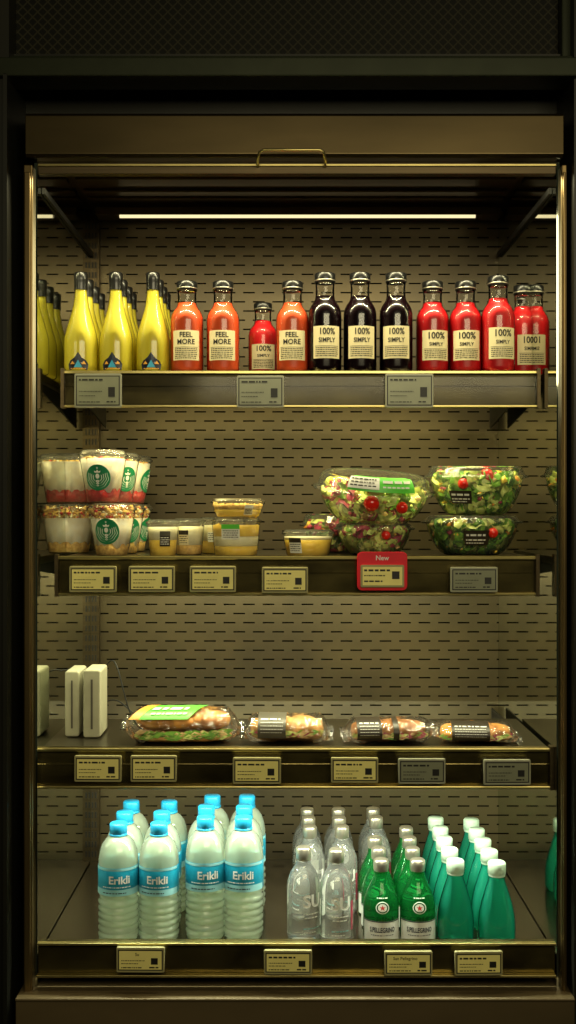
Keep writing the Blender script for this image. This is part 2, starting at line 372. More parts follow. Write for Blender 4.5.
rowsT=[('top shelf',Y1,[(75,122,374,408,1),(237,284,376,408,1),(385,433,374,408,1)]),
 ('second shelf down',Y2,[(70,117,566,592,0),(129,175,566,592,2),(190,236,566,592,2),(262,308,567,593,0),(450,497,567,592,1)]),
 ('third shelf down',Y3,[(75,122,755,781,0),(131,177,755,781,0),(233,281,757,783,0),(331,378,757,782,0),(398,445,758,783,1),(483,530,759,784,1)]),
 ('bottom rail',0.0,[(117,165,946,971,0),(264,312,949,973,0),(384,432,950,974,0),(454,502,950,974,0)])]
sd=0
for nm,yf,L_ in rowsT:
    for i,(a,b_,c,d,k) in enumerate(L_):
        sd+=1
        tt={('bottom rail',2):'San Pellegrino',('bottom rail',0):'Su'}.get((nm,i))
        price_tag(a,b_,c,d,yf,k,'small %s electronic price tag, %s from the left on the %s'%('grey' if k==1 else 'yellowish',ordn[i] if not(nm[0]=='s' and i==4) else 'last',nm+(' rail' if 'rail' not in nm else '')),tt,sd)
y=Y2-.016; cx=PX(382,y); t=thing('price_tag','price tag in a red holder reading New under the salad bowls','price tag',(cx,y,PZ(571,y)))
m=MB(); w=PX(407,y)-cx; m.rbox(-w,w,-.006,0,-.040,.040,.010); m.build('red_holder',M['red'],t,bevel=.001)
m=MB(); m.text('New',.014,0,.027,flat(-.0068),0,.015); m.build('lettering',M['white_ink'],t)
m=MB(); m.rbox(-w+.007,w-.007,-.011,-.006,-.033,.013,.003); m.build('tag_case',M['tagframe'],t)
m=MB(); f=flat(-.0115); f2=flat(-.012); m.rect(-w+.011,w-.011,-.029,.009,f,0,2,2); m.lines(-w+.014,w*.3,.0,.004,f2,1,3); m.lines(-w+.014,w*.1,-.01,.0022,f2,1,4); m.lines(-w+.014,w*.0,-.022,.003,f2,1,5); m.rect(w*.38,w*.68,-.016,0,f2,1,1,1)
m.build('screen',[M['tagscreen'],M['ink']],t)

# ---------------------------------------------------------------- bottles: prototypes
def shell_in(prof,d,top):
    out=[(0,d*2)]+[(max(r-d,.001),max(z,d*2)) for r,z in prof if 0<r and z<=top]
    out.append((0,out[-1][1])); return out
def yellow_bottle():
    t=thing('lemonade_bottle','x','bottle')
    pr=[(0,.0),(.033,.0),(.0358,.004),(.0366,.02),(.0366,.060),(.0358,.076),(.0330,.090),(.0285,.106),(.0238,.122),(.0192,.138),(.0160,.152),(.0140,.168),(.0130,.180),(.0125,.190),(.012,.195),(.0135,.198),(.0135,.212),(0,.212)]
    m=MB(); m.lathe(pr,32); m.build('glass',M['glass'],t)
    m=MB(); m.lathe(shell_in(pr,.0008,.190),32); m.build('juice',M['j_yellow'],t)
    m=MB(); m.lathe([(0,.2205),(.0130,.2205),(.0150,.218),(.0150,.203),(.0143,.200),(.0146,.182)],24); m.build('cap',[M['cap_black']],t)
    rf=lambda z: .0366
    m=MB(); c2=cyl(rf,.0008); c3=cyl(rf,.0014)
    pts=[(-.020,.006),(.020,.006),(.022,.018),(.017,.026),(.008,.032),(0,.044),(-.008,.032),(-.017,.026),(-.022,.018)]
    m.shape([(0,.018)]+pts,[(0,1+k,1+(k+1)%9) for k in range(9)],c2,0)
    m.shape([(-.009,.011),(.009,.011),(0,.027)],[(0,1,2)],c3,2); m.shape([(-.017,.018),(-.007,.018),(-.012,.025)],[(0,1,2)],c3,1); m.shape([(.007,.018),(.017,.018),(.012,.025)],[(0,1,2)],c3,1)
    m.lines(-.016,.016,.0072,.0022,c3,1,4)
    m.build('label',[M['navy'],M['gold'],M['skyblue']],t)
    return t
def juice_bottle(liq,texts,rule=.0500):
    t=thing('juice_bottle','x','bottle')
    pr=[(0,0),(.031,0),(.0345,.004),(.0355,.012),(.0355,.112),(.0350,.120),(.0330,.128),(.0295,.135),(.0250,.141),(.0218,.146),(.0203,.153),(.0200,.172),(.0205,.174),(.0205,.180),(0,.180)]
    m=MB(); m.lathe(pr,36); m.build('glass',M['glass'],t)
    m=MB(); m.lathe(shell_in(pr,.0012,.168),36); m.build('juice',liq,t)
    m=MB(); m.lathe([(0,.1995),(.0205,.1995),(.0225,.1975),(.0225,.182),(.0215,.180)],28); m.build('cap',M['cap_black'],t)
    m=MB(); m.lathe([(.0227,.1830),(.0230,.1835),(.0230,.1850),(.0227,.1855)],28); m.build('cap_band',M['cap_silver'],t)
    m=MB(); c=cyl(.0355,.0005); c2=cyl(.0355,.0011)
    m.rect(-.031,.031,.026,.090,c,0,14,2)
    for s_,sz,v,sx in texts: m.text(s_,sz,0,v,c2,1,.02,sx)
    m.rect(-.026,.026,rule,rule+.0008,c2,1,10,1)
    k=0; v=rule-.0038
    while v>.028: m.lines(-.025,.025,v,.0016,c2,1,k+11); v-=.0040; k+=1
    m.build('label',[M['paper'],M['ink']],t)
    return t
def water_bottle():
    t=thing('water_bottle','x','bottle')
    pr=[(0,.004),(.022,.002),(.034,0),(.039,.004),(.041,.010)]
    z=.012
    while z<.088: pr+= [(.0404,z),(.0420,z+.003),(.0420,z+.0065),(.0404,z+.0095),(.0382,z+.0115)]; z+=.0135
    pr+=[(.0405,.098),(.0415,.102),(.0415,.164),(.0412,.172),(.0385,.188),(.033,.202),(.025,.212),(.018,.217),(.0145,.219),(.0145,.226)]
    m=MB(); m.lathe(pr,36); m.build('plastic_body',M['water'],t)
    m=MB(); m.lathe([(0,.2435),(.0165,.2435),(.0182,.241),(.0182,.224),(.0162,.222),(.0190,.2215),(.0190,.2185),(.0150,.2185)],28); m.build('cap',M['cap_blue'],t)
    m=MB(); m.lathe([(.0419,.104),(.0421,.1045),(.0421,.160),(.0419,.1605)],40,0)
    c=cyl(.0421,.0006); c2=cyl(.0421,.0012)
    m.text('Erikli',.022,.006,.136,c2,1,.025,1.0)
    m.rect(-.055,.055,.104,.117,c,2,20,1); m.rect(-.055,.055,.155,.160,c,2,20,1); m.lines(-.03,.03,.121,.0018,c2,1,9); m.lines(-.03,.02,.109,.002,c2,3,19)
    m.build('label',[M['water_label'],M['white_ink'],M['water_label2'],M['navy']],t)
    return t
def clear_bottle():
    t=thing('water_bottle','x','bottle')
    pr=[(0,.003),(.026,0),(.0335,.003),(.0350,.010),(.0350,.108),(.0335,.121),(.027,.139),(.020,.149),(.0160,.155),(.0145,.172),(.0145,.178),(0,.178)]
    m=MB(); m.lathe(pr,36); m.build('glass',M['clearglass'],t)
    m=MB(); m.lathe([(0,.190),(.0135,.190),(.0158,.187),(.0158,.166),(.0148,.164)],28); m.build('cap',M['cap_silver'],t)
    m=MB(); c=cyl(.0350,.0008); m.text('SU',.036,.002,.086,c,0,.03); m.lines(-.018,.02,.060,.002,c,0,3); m.lines(-.016,.014,.052,.002,c,0,5); m.lines(-.018,.02,.030,.002,c,1,6); m.lines(-.018,.01,.022,.002,c,0,16)
    m.rect(.026,.034,.03,.09,c,2,3,2)  # not lettering: pinkish strip painted as a coloured reflection on the glass
    m.build('print',[M['white_ink'],M['water_label2'],M['radic']],t)
    return t
def green_bottle():
    t=thing('mineral_water_bottle','x','bottle')
    pr=[(0,.003),(.030,0),(.0355,.003),(.0370,.010),(.0370,.072),(.0350,.086),(.0285,.104),(.0200,.121),(.0150,.133),(.0135,.150),(.0135,.158),(0,.158)]
    m=MB(); m.lathe(pr,36); m.build('glass',M['greenglass'],t)
    m=MB(); m.lathe([(0,.168),(.012,.168),(.0155,.165),(.0160,.156),(.0155,.148),(.0150,.144)],24,0); m.build('cap',[M['cap_silver']],t)
    m=MB(); c=cyl(.0370,.0005); c2=cyl(.0370,.0011)
    m.rect(-.046,.046,.004,.050,c,0,20,2); m.rect(-.046,.046,.048,.050,c2,1,18,1)
    m.text('S.PELLEGRINO',.0135,0,.0320,cyl(.0370,.0014),1,.03,.62); m.lines(-.024,.024,.0205,.0016,c2,1,3)
    m.build('label',[M['paper_w'],M['navy'],M['red_print']],t)
    def cone(off):
        def rf(z):
            for (r0,z0),(r1,z1) in zip(pr[1:],pr[2:]):
                if z0<=z<=z1: return r0+(r1-r0)*(z-z0)/(z1-z0+1e-9)
            return .03
        return lambda u,v:((rf(v)+off)*math.sin(u/.034),-(rf(v)+off)*math.cos(u/.034),v)
    m=MB(); m.disc(0,.078,.0110,.0128,cone(.0015),0,24,1,.95); m.disc(0,.078,0,.0085,cone(.0015),0,20,3,.95); m.star(0,.078,.0060,cone(.0026),2)
    m.lines(-.012,.012,.0955,.002,cone(.0015),0,8)
    m.build('emblem',[M['paper_w'],M['green_print'],M['red_print']],t)
    return t
def teal_bottle():
    t=thing('soda_bottle','x','bottle')
    pr=[(0,.003),(.031,0),(.0365,.003),(.0382,.012),(.0382,.040),(.0365,.060),(.031,.085),(.0235,.110),(.0175,.128),(.0155,.140),(.0155,.146),(0,.146)]
    m=MB(); m.lathe(pr,36); m.build('glass',M['glass'],t)
    m=MB(); m.lathe(shell_in(pr,.0010,.146),36); m.build('drink',M['teal'],t)
    m=MB(); m.lathe([(0,.167),(.0165,.167),(.0185,.164),(.0185,.143),(.0165,.142),(.0172,.1405),(.0172,.138),(.0155,.138)],28); m.build('cap',M['cap_white'],t)
    return t
def place(proto,used,name,loc,rz,label,group,sc=1,sw=None):
    if not used[0]: o=proto; o.location=loc; o.rotation_euler=(0,0,rz); o['label']=label; o['group']=group; used[0]=True
    else: o=dup(proto,loc,rz,label,group)
    o.scale=(sw or sc,sw or sc,sc); return o

p=yellow_bottle(); u=[False]
names3=['leftmost','middle','rightmost']
for c,(px) in enumerate((81,116,153)):
    for r_,y in enumerate((.185,.262,.339,.416)):
        rn=['front row','second row','third row','back row'][r_]
        place(p,u,'',(PX(px,.185)-(.0 if r_==0 else random.uniform(0,.002)),y,Z1),random.uniform(-.2,.2) if r_ else random.uniform(-.1,.1),
          'yellow lemonade bottle with black foil neck, %s column, %s'%(names3[c],rn),'yellow lemonade bottles on the top shelf')
po=juice_bottle(M['j_orange'],[('FEEL',.0155,.080,.92),('MORE',.0155,.065,.92)],.0535); uo=[False]
for px,y,lb in ((187,.18,'leftmost orange red juice bottle beside the yellow lemonades'),(223,.18,'second orange red juice bottle, just left of the short red one'),(292.5,.18,'orange red juice bottle between the short red one and the dark ones')):
    place(po,uo,'',(PX(px,y),y,Z1),random.uniform(-.12,.12),lb,'orange juice bottles on the top shelf')
pr_=juice_bottle(M['j_red'],[('100%',.0195,.078,.92),('SIMPLY',.0105,.060,.92)]); ur=[False]
place(pr_,ur,'',(PX(263,.30),.30,Z1),.05,'red juice bottle set back between two orange red ones','red juice bottles on the top shelf',.88,.93)
for px,y,sc,rz,lb in ((432.5,.18,1.0,.1,'red juice bottle just right of the dark purple bottles'),(465.5,.18,1.0,-.08,'red juice bottle, second right of the purple ones'),
      (498,.165,1.04,.12,'taller red juice bottle, third right of the purple ones'),(523,.26,1.04,.3,'red juice bottle in the second row at the right end'),(526,.34,1.04,-.3,'red juice bottle in the back row at the right end')):
    place(pr_,ur,'',(PX(px,y),y,Z1),rz,lb,'red juice bottles on the top shelf',sc,1.0 if y<.2 else .95)
pp=juice_bottle(M['j_purple'],[('100%',.0175,.079,.92),('SIMPLY',.0125,.062,.92)]); up=[False]
for px,lb in ((325,'leftmost dark purple juice bottle with cream label'),(360,'middle dark purple juice bottle with cream label'),(396,'rightmost dark purple juice bottle, left of the red ones')):
    place(pp,up,'',(PX(px,.165),.165,Z1),random.uniform(-.15,.15),lb,'dark purple juice bottles on the top shelf',1.075,1.0)
pw=water_bottle(); uw=[False]
cn=['leftmost','second','third','fourth']
for c,(px,y0,nr) in enumerate(((118.5,.09,3),(159,.09,3),(205.5,.105,3),(243.5,.105,3))):
    for r_ in range(nr):
        y=y0+r_*.086
        place(pw,uw,'',(PX(px,y0)+random.uniform(-.005,.005)*(r_>0),y,Z4),random.uniform(-.25,.25) if r_ else (-.12 if c%2 else .05),
          'milky clear water bottle with blue cap, %s column, %s row from front'%(cn[c],ordn[r_]),'blue capped water bottles on the bottom deck',1.035 if c>1 else 1,1)
pc=clear_bottle(); uc=[False]
for c,(px,ys) in enumerate(((304.5,(.10,.255,.328,.40)),(334,(.085,.255,.328,.40)),(378,(.33,.402)))):
    for r_,y in enumerate(ys):
        x=PX(px,ys[0]) if c<2 else PX(376,.33)
        if c==1 and r_: x=PX(341,.255)
        if c==0 and r_: x=PX(309,.255)
        if c==0 and not r_: x-=.002
        if c==1 and not r_: x+=.005
        place(pc,uc,'',(x+random.uniform(-.002,.002)*(r_>0),y,Z4),random.uniform(-.4,.4) if r_ else (.5 if c==0 else .2),
          'clear glass water bottle with silver cap, %s column, %s from the front'%(names3[c],ordn[r_]),'clear glass water bottles on the bottom deck')
pg=green_bottle(); ug=[False]
for c,px in enumerate((381,417.5)):
    for r_ in range(4 if c else 3):
        y=.092+r_*.078
        place(pg,ug,'',(PX(px,.092)+random.uniform(-.002,.002)*(r_>0),y,Z4),random.uniform(-.3,.3) if r_ else 0,'green glass mineral water bottle, %s column, %s row from the front'%(['left','right'][c],ordn[r_]),'green mineral water bottles on the bottom deck')
pt=teal_bottle(); ut=[False]
for c,px in enumerate((455.5,494)):
    for r_ in range(5):
        y=.088-.012*c+r_*.079
        place(pt,ut,'',(PX(px,.085)+.004*c+random.uniform(-.002,.002)*(r_>0),y,Z4),0,'teal bottle with white cap, %s column, %s row from the front'%(['left','right'][c],ordn[r_]),'teal white capped bottles on the bottom deck')

# ---------------------------------------------------------------- cups
def chunks(m,n,R,z0,z1,size,mi,seed,rfun=None):
    rr=random.Random(seed)
    for _ in range(n):
        a=rr.uniform(0,2*PI); z=rr.uniform(z0,z1); Rm=rfun(z) if rfun else R; r=Rm*math.sqrt(rr.random())
        c=Vector((r*math.sin(a),-r*math.cos(a),z)); s=size*rr.uniform(.6,1.3)
        mat=Matrix.Rotation(rr.uniform(0,6),3,'X')@Matrix.Rotation(rr.uniform(0,6),3,'Z')
        base=[(1,0,0),(-1,0,0),(0,1,0),(0,-1,0),(0,0,.7),(0,0,-.7)]
        vs=[c+mat@(Vector(b_)*s*rr.uniform(.7,1.2)) for b_ in base]
        m.add(vs,[(0,2,4),(2,1,4),(1,3,4),(3,0,4),(2,0,5),(1,2,5),(3,1,5),(0,3,5)],mi if isinstance(mi,int) else rr.choice(mi),True)
def emblem(m,cz,R,mp,mp2,g=0,w=1):
    # green disc with a crowned, long haired figure in white
    m.disc(0,cz,0,R,mp,g,32,5)
    q=mp2
    m.disc(0,cz+R*.10,0,R*.15,q,w,16,2,1.3)
    pts=[(-.20,.36),(.20,.36),(.26,.52),(.11,.45),(0,.60),(-.11,.45),(-.26,.52)]
    m.shape([(0,cz+R*.42)]+[(a*R,cz+b_*R) for a,b_ in pts],[(0,1+k,1+(k+1)%7) for k in range(7)],q,w)
    m.star(0,cz+R*.72,R*.09,q,w)
    for s in (-1,1):
        for k,(rad,wd) in enumerate(((.30,.05),(.46,.04),(.62,.04),(.78,.035))):
            pts=[]
            for i in range(11):
                a=math.radians(38-i*12-k*4); wob=1+.06*math.sin(i*1.6+k)
                x,y=s*rad*math.cos(a)*wob,rad*1.05*math.sin(a); pts+=[(x*R,cz+y*R),((x+s*wd)*R,cz+y*R)]
            m.shape(pts,[(2*i,2*i+1,2*i+3,2*i+2) for i in range(10)],q,w)
    for k in range(3): m.disc(0,cz-R*(.28+.17*k),R*.04,R*(.13-.02*k),q,w,12,1,.7)
def parfait(topped):
    t=thing('parfait_cup','x','cup')
    rf=lambda z:.034+.0165*z/.10
    m=MB(); m.lathe([(0,.001),(.032,.001),(.034,.004)]+[(rf(z),z) for z in (.02,.04,.06,.08,.100)],36); m.build('cup',M['cup_clear'],t)
    hb=.022 if topped else .026
    def wav(R,z0,z1,amp,sd_,mi,m,lo):
        n=36
        vs=[(0,0,z0),(0,0,z1)]
        for k in range(n):
            a=2*PI*k/n; dz=amp*noise.noise(Vector((math.cos(a)*2.5+sd_,math.sin(a)*2.5,0)))
            b0=z0+(0 if lo else dz); b1=z1+(dz if lo else 0)
            vs.append((rf(b0)*R*math.sin(a),-rf(b0)*R*math.cos(a),b0)); vs.append((rf(b1)*R*math.sin(a),-rf(b1)*R*math.cos(a),b1))
        fs=[]
        for k in range(n):
            k2=(k+1)%n; fs+=[(2+2*k,2+2*k2,3+2*k2,3+2*k),(0,2+2*k2,2+2*k),(1,3+2*k,3+2*k2)]
        m.add(vs,fs,mi,True)
    m=MB(); wav(.965,.003,hb,.014,3,0,m,True); m.build('berry_layer' if not topped else 'fruit_layer',M['berry'] if not topped else M['granola'],t)
    top=.080 if topped else .094
    m=MB(); wav(.963,hb+.0004,top,.014,3,0,m,False); m.build('yogurt',M['cup_white'],t)
    m=MB(); chunks(m,340 if topped else 80,0,top-.001,.106 if topped else .096,.0055,[0,0,0,1,2,0],5,lambda z:.0450); m.build('granola_topping',[M['granola'],M['berry'],M['cream']],t)
    m=MB(); m.lathe([(.0515,.097),(.0535,.0985),(.0535,.103),(.0505,.105),(.049,.108),(.046,.1115),(.030,.1135),(0,.1135)],36); m.build('lid',M['lid'],t)
    m=MB(); emblem(m,.053,.0275,cyl(rf,.0006),cyl(rf,.0014)); m.build('emblem',[M['green_print'],M['white_ink']],t)
    return t
pf=parfait(False); pf2=parfait(True); uf=[False]; uf2=[False]
G='white parfait cups with green emblem'
for i,(px,y,z,rz,lb) in enumerate([
   (112,.165,0,-.12,'lower front parfait cup with green emblem and granola under lid'),
   (103,.165,.114,-.10,'upper front parfait cup with green emblem and red berries'),
   (122,.285,0,.6,'lower parfait cup in the second row of the stack'),
   (117,.285,.114,.7,'upper parfait cup in the second row of the stack'),
   (130,.400,0,1.3,'lower parfait cup in the back row of the stack'),
   (130,.400,.114,1.4,'upper parfait cup in the back row of the stack'),
   (74,.32,0,-1.2,'lower parfait cup at the far left against the mirrored side'),
   (76,.32,.114,-1.3,'upper parfait cup at the far left against the mirrored side')]):
    place(*((pf2,uf2) if z==0 else (pf,uf)),'',(PX(px,y),y,Z2+z),rz,lb,G,1.0)
def fruit_cup(name,label,cat,x,y,z,R0,R1,h,layers,labelmats,lid_h=.010,lab=(0,.5),rz=0,labw=.022):
    t=thing(name,label,cat,(x,y,z),rz); rf=lambda q:R0+(R1-R0)*q/h
    m=MB(); m.lathe([(0,.0008),(R0-.002,.0008),(R0,.003)]+[(rf(q*h),q*h) for q in (.2,.4,.6,.8,1)],32); m.build('cup',M['cup_clear'],t)
    a=.002
    for nm,frac,mt in layers:
        b_=a+frac*h*.96
        m=MB(); m.lathe([(0,a),(rf(a)-.0015,a),(rf((a+b_)/2)-.0015,(a+b_)/2),(rf(b_)-.0015,b_-.0003),(0,b_-.0003)],28)
        if nm in('granola','fruit'): chunks(m,90,0,a+.003,b_,.005,0,int(x*1000)+5,lambda q:rf(q)-.004)
        m.build(nm,M[mt],t); a=b_
    m=MB(); m.lathe([(R1-.001,h),(R1+.003,h+.001),(R1+.003,h+.005),(R1-.001,h+.006),(R1-.004,h+lid_h),(0,h+lid_h)],32); m.build('lid',M['lid'],t)
    m=MB(); c=cyl(rf,.0006,lab[0]); c2=cyl(rf,.0012,lab[0]); zc=h*lab[1]; hh=min(.016,h*.36)
    m.rect(-labw/2,labw/2,zc-hh,zc+hh,c,0,6,2); m.rect(-labw/2,labw/2,zc+hh*.4,zc+hh,c2,1,6,1)
    for k in range(4): m.lines(-labw*.42,labw*.42,zc+hh*(.1-k*.28),.0016,c2,2,k)
    m.build('label',[M[q] for q in labelmats],t); return t
fruit_cup('fruit_cup','clear cup with dark sticker, leftmost of the small cups','cup',PX(163,.15),.15,Z2,.028,.034,.068,[('fruit',.5,'mango'),('cream',.42,'cream')],('brownlabel','greylabel','white_ink'),lab=(.25,.55))
fruit_cup('fruit_cup','clear cup of cream and granola right of the leftmost small cup','cup',PX(189,.21),.21,Z2,.028,.034,.07,[('granola',.3,'granola'),('cream',.6,'cream')],('paper','brownlabel','ink'),lab=(-.3,.55))
fruit_cup('dessert_cup','round cup with green and white sticker under another cup','cup',PX(236,.17),.17,Z2,.046,.052,.072,[('fruit',.28,'mango'),('cream',.3,'cream'),('granola',.35,'mango')],('paper_w','brightgreen','ink'),lab=(-.2,.72),labw=.04)
fruit_cup('dessert_cup','shallow clear tub of granola stacked on the round cup','cup',PX(238,.17),.17,Z2+.083,.046,.056,.030,[('fruit',.5,'mango'),('granola',.4,'granola')],('paper','paper_w','ink'),lab=(.5,.5),labw=.02)
fruit_cup('dessert_cup','round cup behind the stacked tub and small cups','cup',PX(222,.30),.30,Z2,.046,.052,.072,[('fruit',.4,'mango'),('cream',.5,'cream')],('paper_w','paper','ink'),lab=(-.4,.6))
fruit_cup('dessert_cup','low clear tub of yellow fruit left of the salad bowls','cup',PX(308,.17),.17,Z2,.046,.054,.046,[('fruit',.75,'mango'),('cream',.15,'cream')],('paper_w','brownlabel','ink'),lab=(-.6,.5),labw=.03)

# ---------------------------------------------------------------- salads
def leaves(m,n,rfun,z0,z1,sizes,mats,seed):
    rr=random.Random(seed)
    for _ in range(n):
        z=rr.uniform(z0,z1); R=rfun(z); a=rr.uniform(0,2*PI); r=R*math.sqrt(rr.uniform(.15,1))
        s=rr.uniform(*sizes); c=Vector((r*math.sin(a),-r*math.cos(a),z))
        rot=Matrix.Rotation(rr.uniform(0,6.28),3,'Z')@Matrix.Rotation(rr.uniform(-1.3,1.3),3,'X')@Matrix.Rotation(rr.uniform(-.8,.8),3,'Y')
        vs=[];N=4; ph=rr.uniform(0,6)
        for j in range(N+1):
            for i in range(N+1):
                uu=i/N-.5; vv=j/N-.5; wd=math.cos(vv*2.6)*1.0
                vs.append(c+rot@Vector((uu*s*wd,vv*s*1.3,.18*s*math.sin(uu*9+ph)+.25*s*(vv*vv*2)+.1*s*math.sin(vv*11+ph))))
        lim=[]
        for v in vs:
            zz=min(max(v.z,z0-.002),z1+.004); rl=rfun(zz)*1.02; q=math.hypot(v.x,v.y)
            if q>rl: v=Vector((v.x*rl/q,v.y*rl/q,zz))
            else: v=Vector((v.x,v.y,zz))
            lim.append(v)
        m.add(lim,[(j*(N+1)+i,j*(N+1)+i+1,(j+1)*(N+1)+i+1,(j+1)*(N+1)+i) for j in range(N) for i in range(N)],rr.choice(mats),True)
def salad(label,x,y,z,R,hb,hl,mats,tom,seed,tilt=(0,0),lab=None,ch=(5,6,6,3,4)):
    t=thing('salad_bowl',label,'salad',(x,y,z),0,'clear bowls of salad on the second shelf'); t.rotation_euler=(tilt[0],tilt[1],0)
    rb=lambda q:R*(.52+.46*math.sqrt(max(q,0)/hb)) if q<hb else R*.95*math.sqrt(max(0.0,1-((q-hb)/hl)**2*.5))
    m=MB(); m.lathe([(0,.001),(R*.50,.001)]+[(rb(hb*q),hb*q+.001) for q in (.01,.05,.12,.25,.45,.7,1)],56,fn=lambda a,zz:1+.012*math.cos(a*14)); m.build('bowl',M['lid'],t)
    m=MB(); leaves(m,240,lambda q:rb(q)*.93,.006,hb+hl*.45,(.018,.040),mats,seed)
    chunks(m,110,0,.01,hb+hl*.5,.008,list(ch),seed+3,lambda q:rb(q)*.93)
    m.build('salad_leaves',[M['leaf1'],M['leaf2'],M['leaf3'],M['radic'],M['carrot'],M['chicken'],M['mango']],t)
    for (tx,ty,tz,tr) in tom:
        m=MB(); m.lathe([(0,-tr)]+[(tr*math.sin(q*PI/8),-tr*math.cos(q*PI/8)) for q in range(1,8)]+[(0,tr)],18); m.build('tomato',M['tomato'],t,loc=(tx,ty,tz))
    m=MB(); m.lathe([(R*1.0,hb+.001),(R*1.065,hb+.002),(R*1.07,hb+.0050),(R*1.01,hb+.007),(R*.985,hb+.010),(R*.95,hb+hl*.8),(R*.90,hb+hl*.97),(R*.86,hb+hl),(R*.82,hb+hl*.93),(R*.5,hb+hl*.95),(0,hb+hl*.93)],56,fn=lambda a,zz:1+.005*math.cos(a*14)); m.build('lid',M['lid'],t)
    if lab:
        kind,lx,w,h_,side=lab
        pf_=[(R*1.0,hb+.008),(R*.97,hb+hl*.6),(R*.88,hb+hl*1.02),(R*.6,hb+hl*1.02),(R*.1,hb+hl*1.02)]
        if side: pf_=[(rb(hb*.3),hb*.3),(rb(hb*.5),hb*.5),(rb(hb*.75),hb*.75),(R*.99,hb)]
        m=MB()
        def mp(off):
            def f(u,v):
                X=lx+u; d=v
                for (r0,z0),(r1,z1) in zip(pf_,pf_[1:]):
                    L_=math.hypot(r1-r0,z1-z0)
                    if d<=L_ or (r1,z1)==pf_[-1]:
                        q=min(d/L_,1); rr_=r0+(r1-r0)*q; zz=z0+(z1-z0)*q; break
                    d-=L_
                a=X/R
                return ((rr_+off+.0018)*math.sin(a),-(rr_+off+.0018)*math.cos(a),zz+(0 if side else off+.0010))
            return f
        a,b_,c_={'green':(0,1,2),'black':(3,1,2)}[kind]
        m.rect(-w/2,w/2,.004,.004+h_,mp(.0012),a,12,8)
        if kind=='green':
            m.rect(-w/2,-w*.05,.004+h_*.08,.004+h_*.60,mp(.0022),b_,10,4)
            for k in range(3): m.lines(-w*.46,-w*.09,.004+h_*(.16+.14*k),.0028,mp(.0032),c_,seed+k)
            m.lines(0,w*.44,.004+h_*.36,.0060,mp(.0022),b_,seed+9); m.lines(0,w*.4,.004+h_*.16,.0035,mp(.0022),b_,seed+5)
        else:
            m.lines(-w*.4,w*.4,.004+h_*.62,.0045,mp(.0020),b_,seed+4); m.lines(-w*.42,w*.42,.004+h_*.32,.0030,mp(.0020),b_,seed); m.lines(-w*.42,w*.3,.004+h_*.12,.0022,mp(.0020),b_,seed+2)
        m.build('label',[M['brightgreen'],M['white_ink'],M['ink'],M['brownlabel']],t)
    return t
salad('wide salad bowl tilted on top, green sticker and tomato, left stack',PX(371,.20),.205,Z2+.074,.124,.066,.038,[1,1,0,1,3,1],[(-.010,-.108,.054,.017),(.055,-.098,.048,.013)],11,(.15,.07),('green',.01,.15,.055,False),(5,5,6,5,3))
salad('smaller salad bowl at the bottom of the left stack',PX(374,.19),.195,Z2,.083,.054,.017,[1,1,0,1,3],[(.02,-.070,.045,.010)],12,(0,0),None,(5,5,6,5,5))
salad('salad bowl half hidden at the left behind the wide one',PX(345,.36),.36,Z2,.10,.06,.03,[0,1,2,3],[],15)
salad('salad bowl with cherry tomato and dark sticker atop right stack',PX(476,.20),.205,Z2+.088,.105,.080,.027,[0,2,0,1,1],[(.010,-.075,.086,.016),(-.04,-.08,.07,.012)],13,(.05,0),('black',-.055,.055,.030,True))
salad('salad bowl at the bottom of the right stack, dark sticker',PX(472,.20),.205,Z2,.103,.068,.019,[0,2,1,1,2,0],[(.03,-.09,.05,.011)],14,(0,0),('black',-.005,.06,.035,True))

# ---------------------------------------------------------------- wrapped sandwiches
def blob(m,L,W,H,mi,seed,nx=40,na=24,p=.5,amp=.06,x0=0,scores=0):
    vs=[];fs=[]
    for i in range(nx+1):
        s=-1+2*i/nx; q=max(1-abs(s)**2.6,0)**p
        for k in range(na):
            a=2*PI*k/na; y=W/2*q*math.cos(a); z=H/2*(q**.7)*math.sin(a)
            n=1+amp*noise.noise(Vector((s*4+seed,math.cos(a)*1.5,math.sin(a)*1.5)))*2
            if scores and math.sin(a)>0: n*=1-.10*max(0,math.sin((s*scores+math.cos(a)*.5)*PI))**6
            vs.append((x0+s*L/2,y*n,max(H/2+z*n,.001)))
    for i in range(nx):
        for k in range(na):
            k2=(k+1)%na; fs.append((i*na+k,i*na+k2,(i+1)*na+k2,(i+1)*na+k))
    m.add(vs,fs,mi,True)
def filling(m,Lb,W,z0,z1,n,seed,mats):
    rr=random.Random(seed)
    for k in range(n):
        s_=rr.uniform(.006,.014); X=rr.uniform(-Lb*.45,Lb*.46); Y=-W*(1-abs(2*X/Lb)**2.6)**.4*rr.uniform(.85,1.06); Zc=rr.uniform(z0,z1)
        a=rr.uniform(-.8,.8); pts=[(X-s_,Y,Zc-s_*.3),(X+s_*.1,Y-s_*.35,Zc-s_*.4),(X+s_,Y,Zc+s_*.3*a),(X,Y-s_*.15,Zc+s_*.45)]
        m.add(pts,[(0,1,2,3)],rr.choice(mats),True)
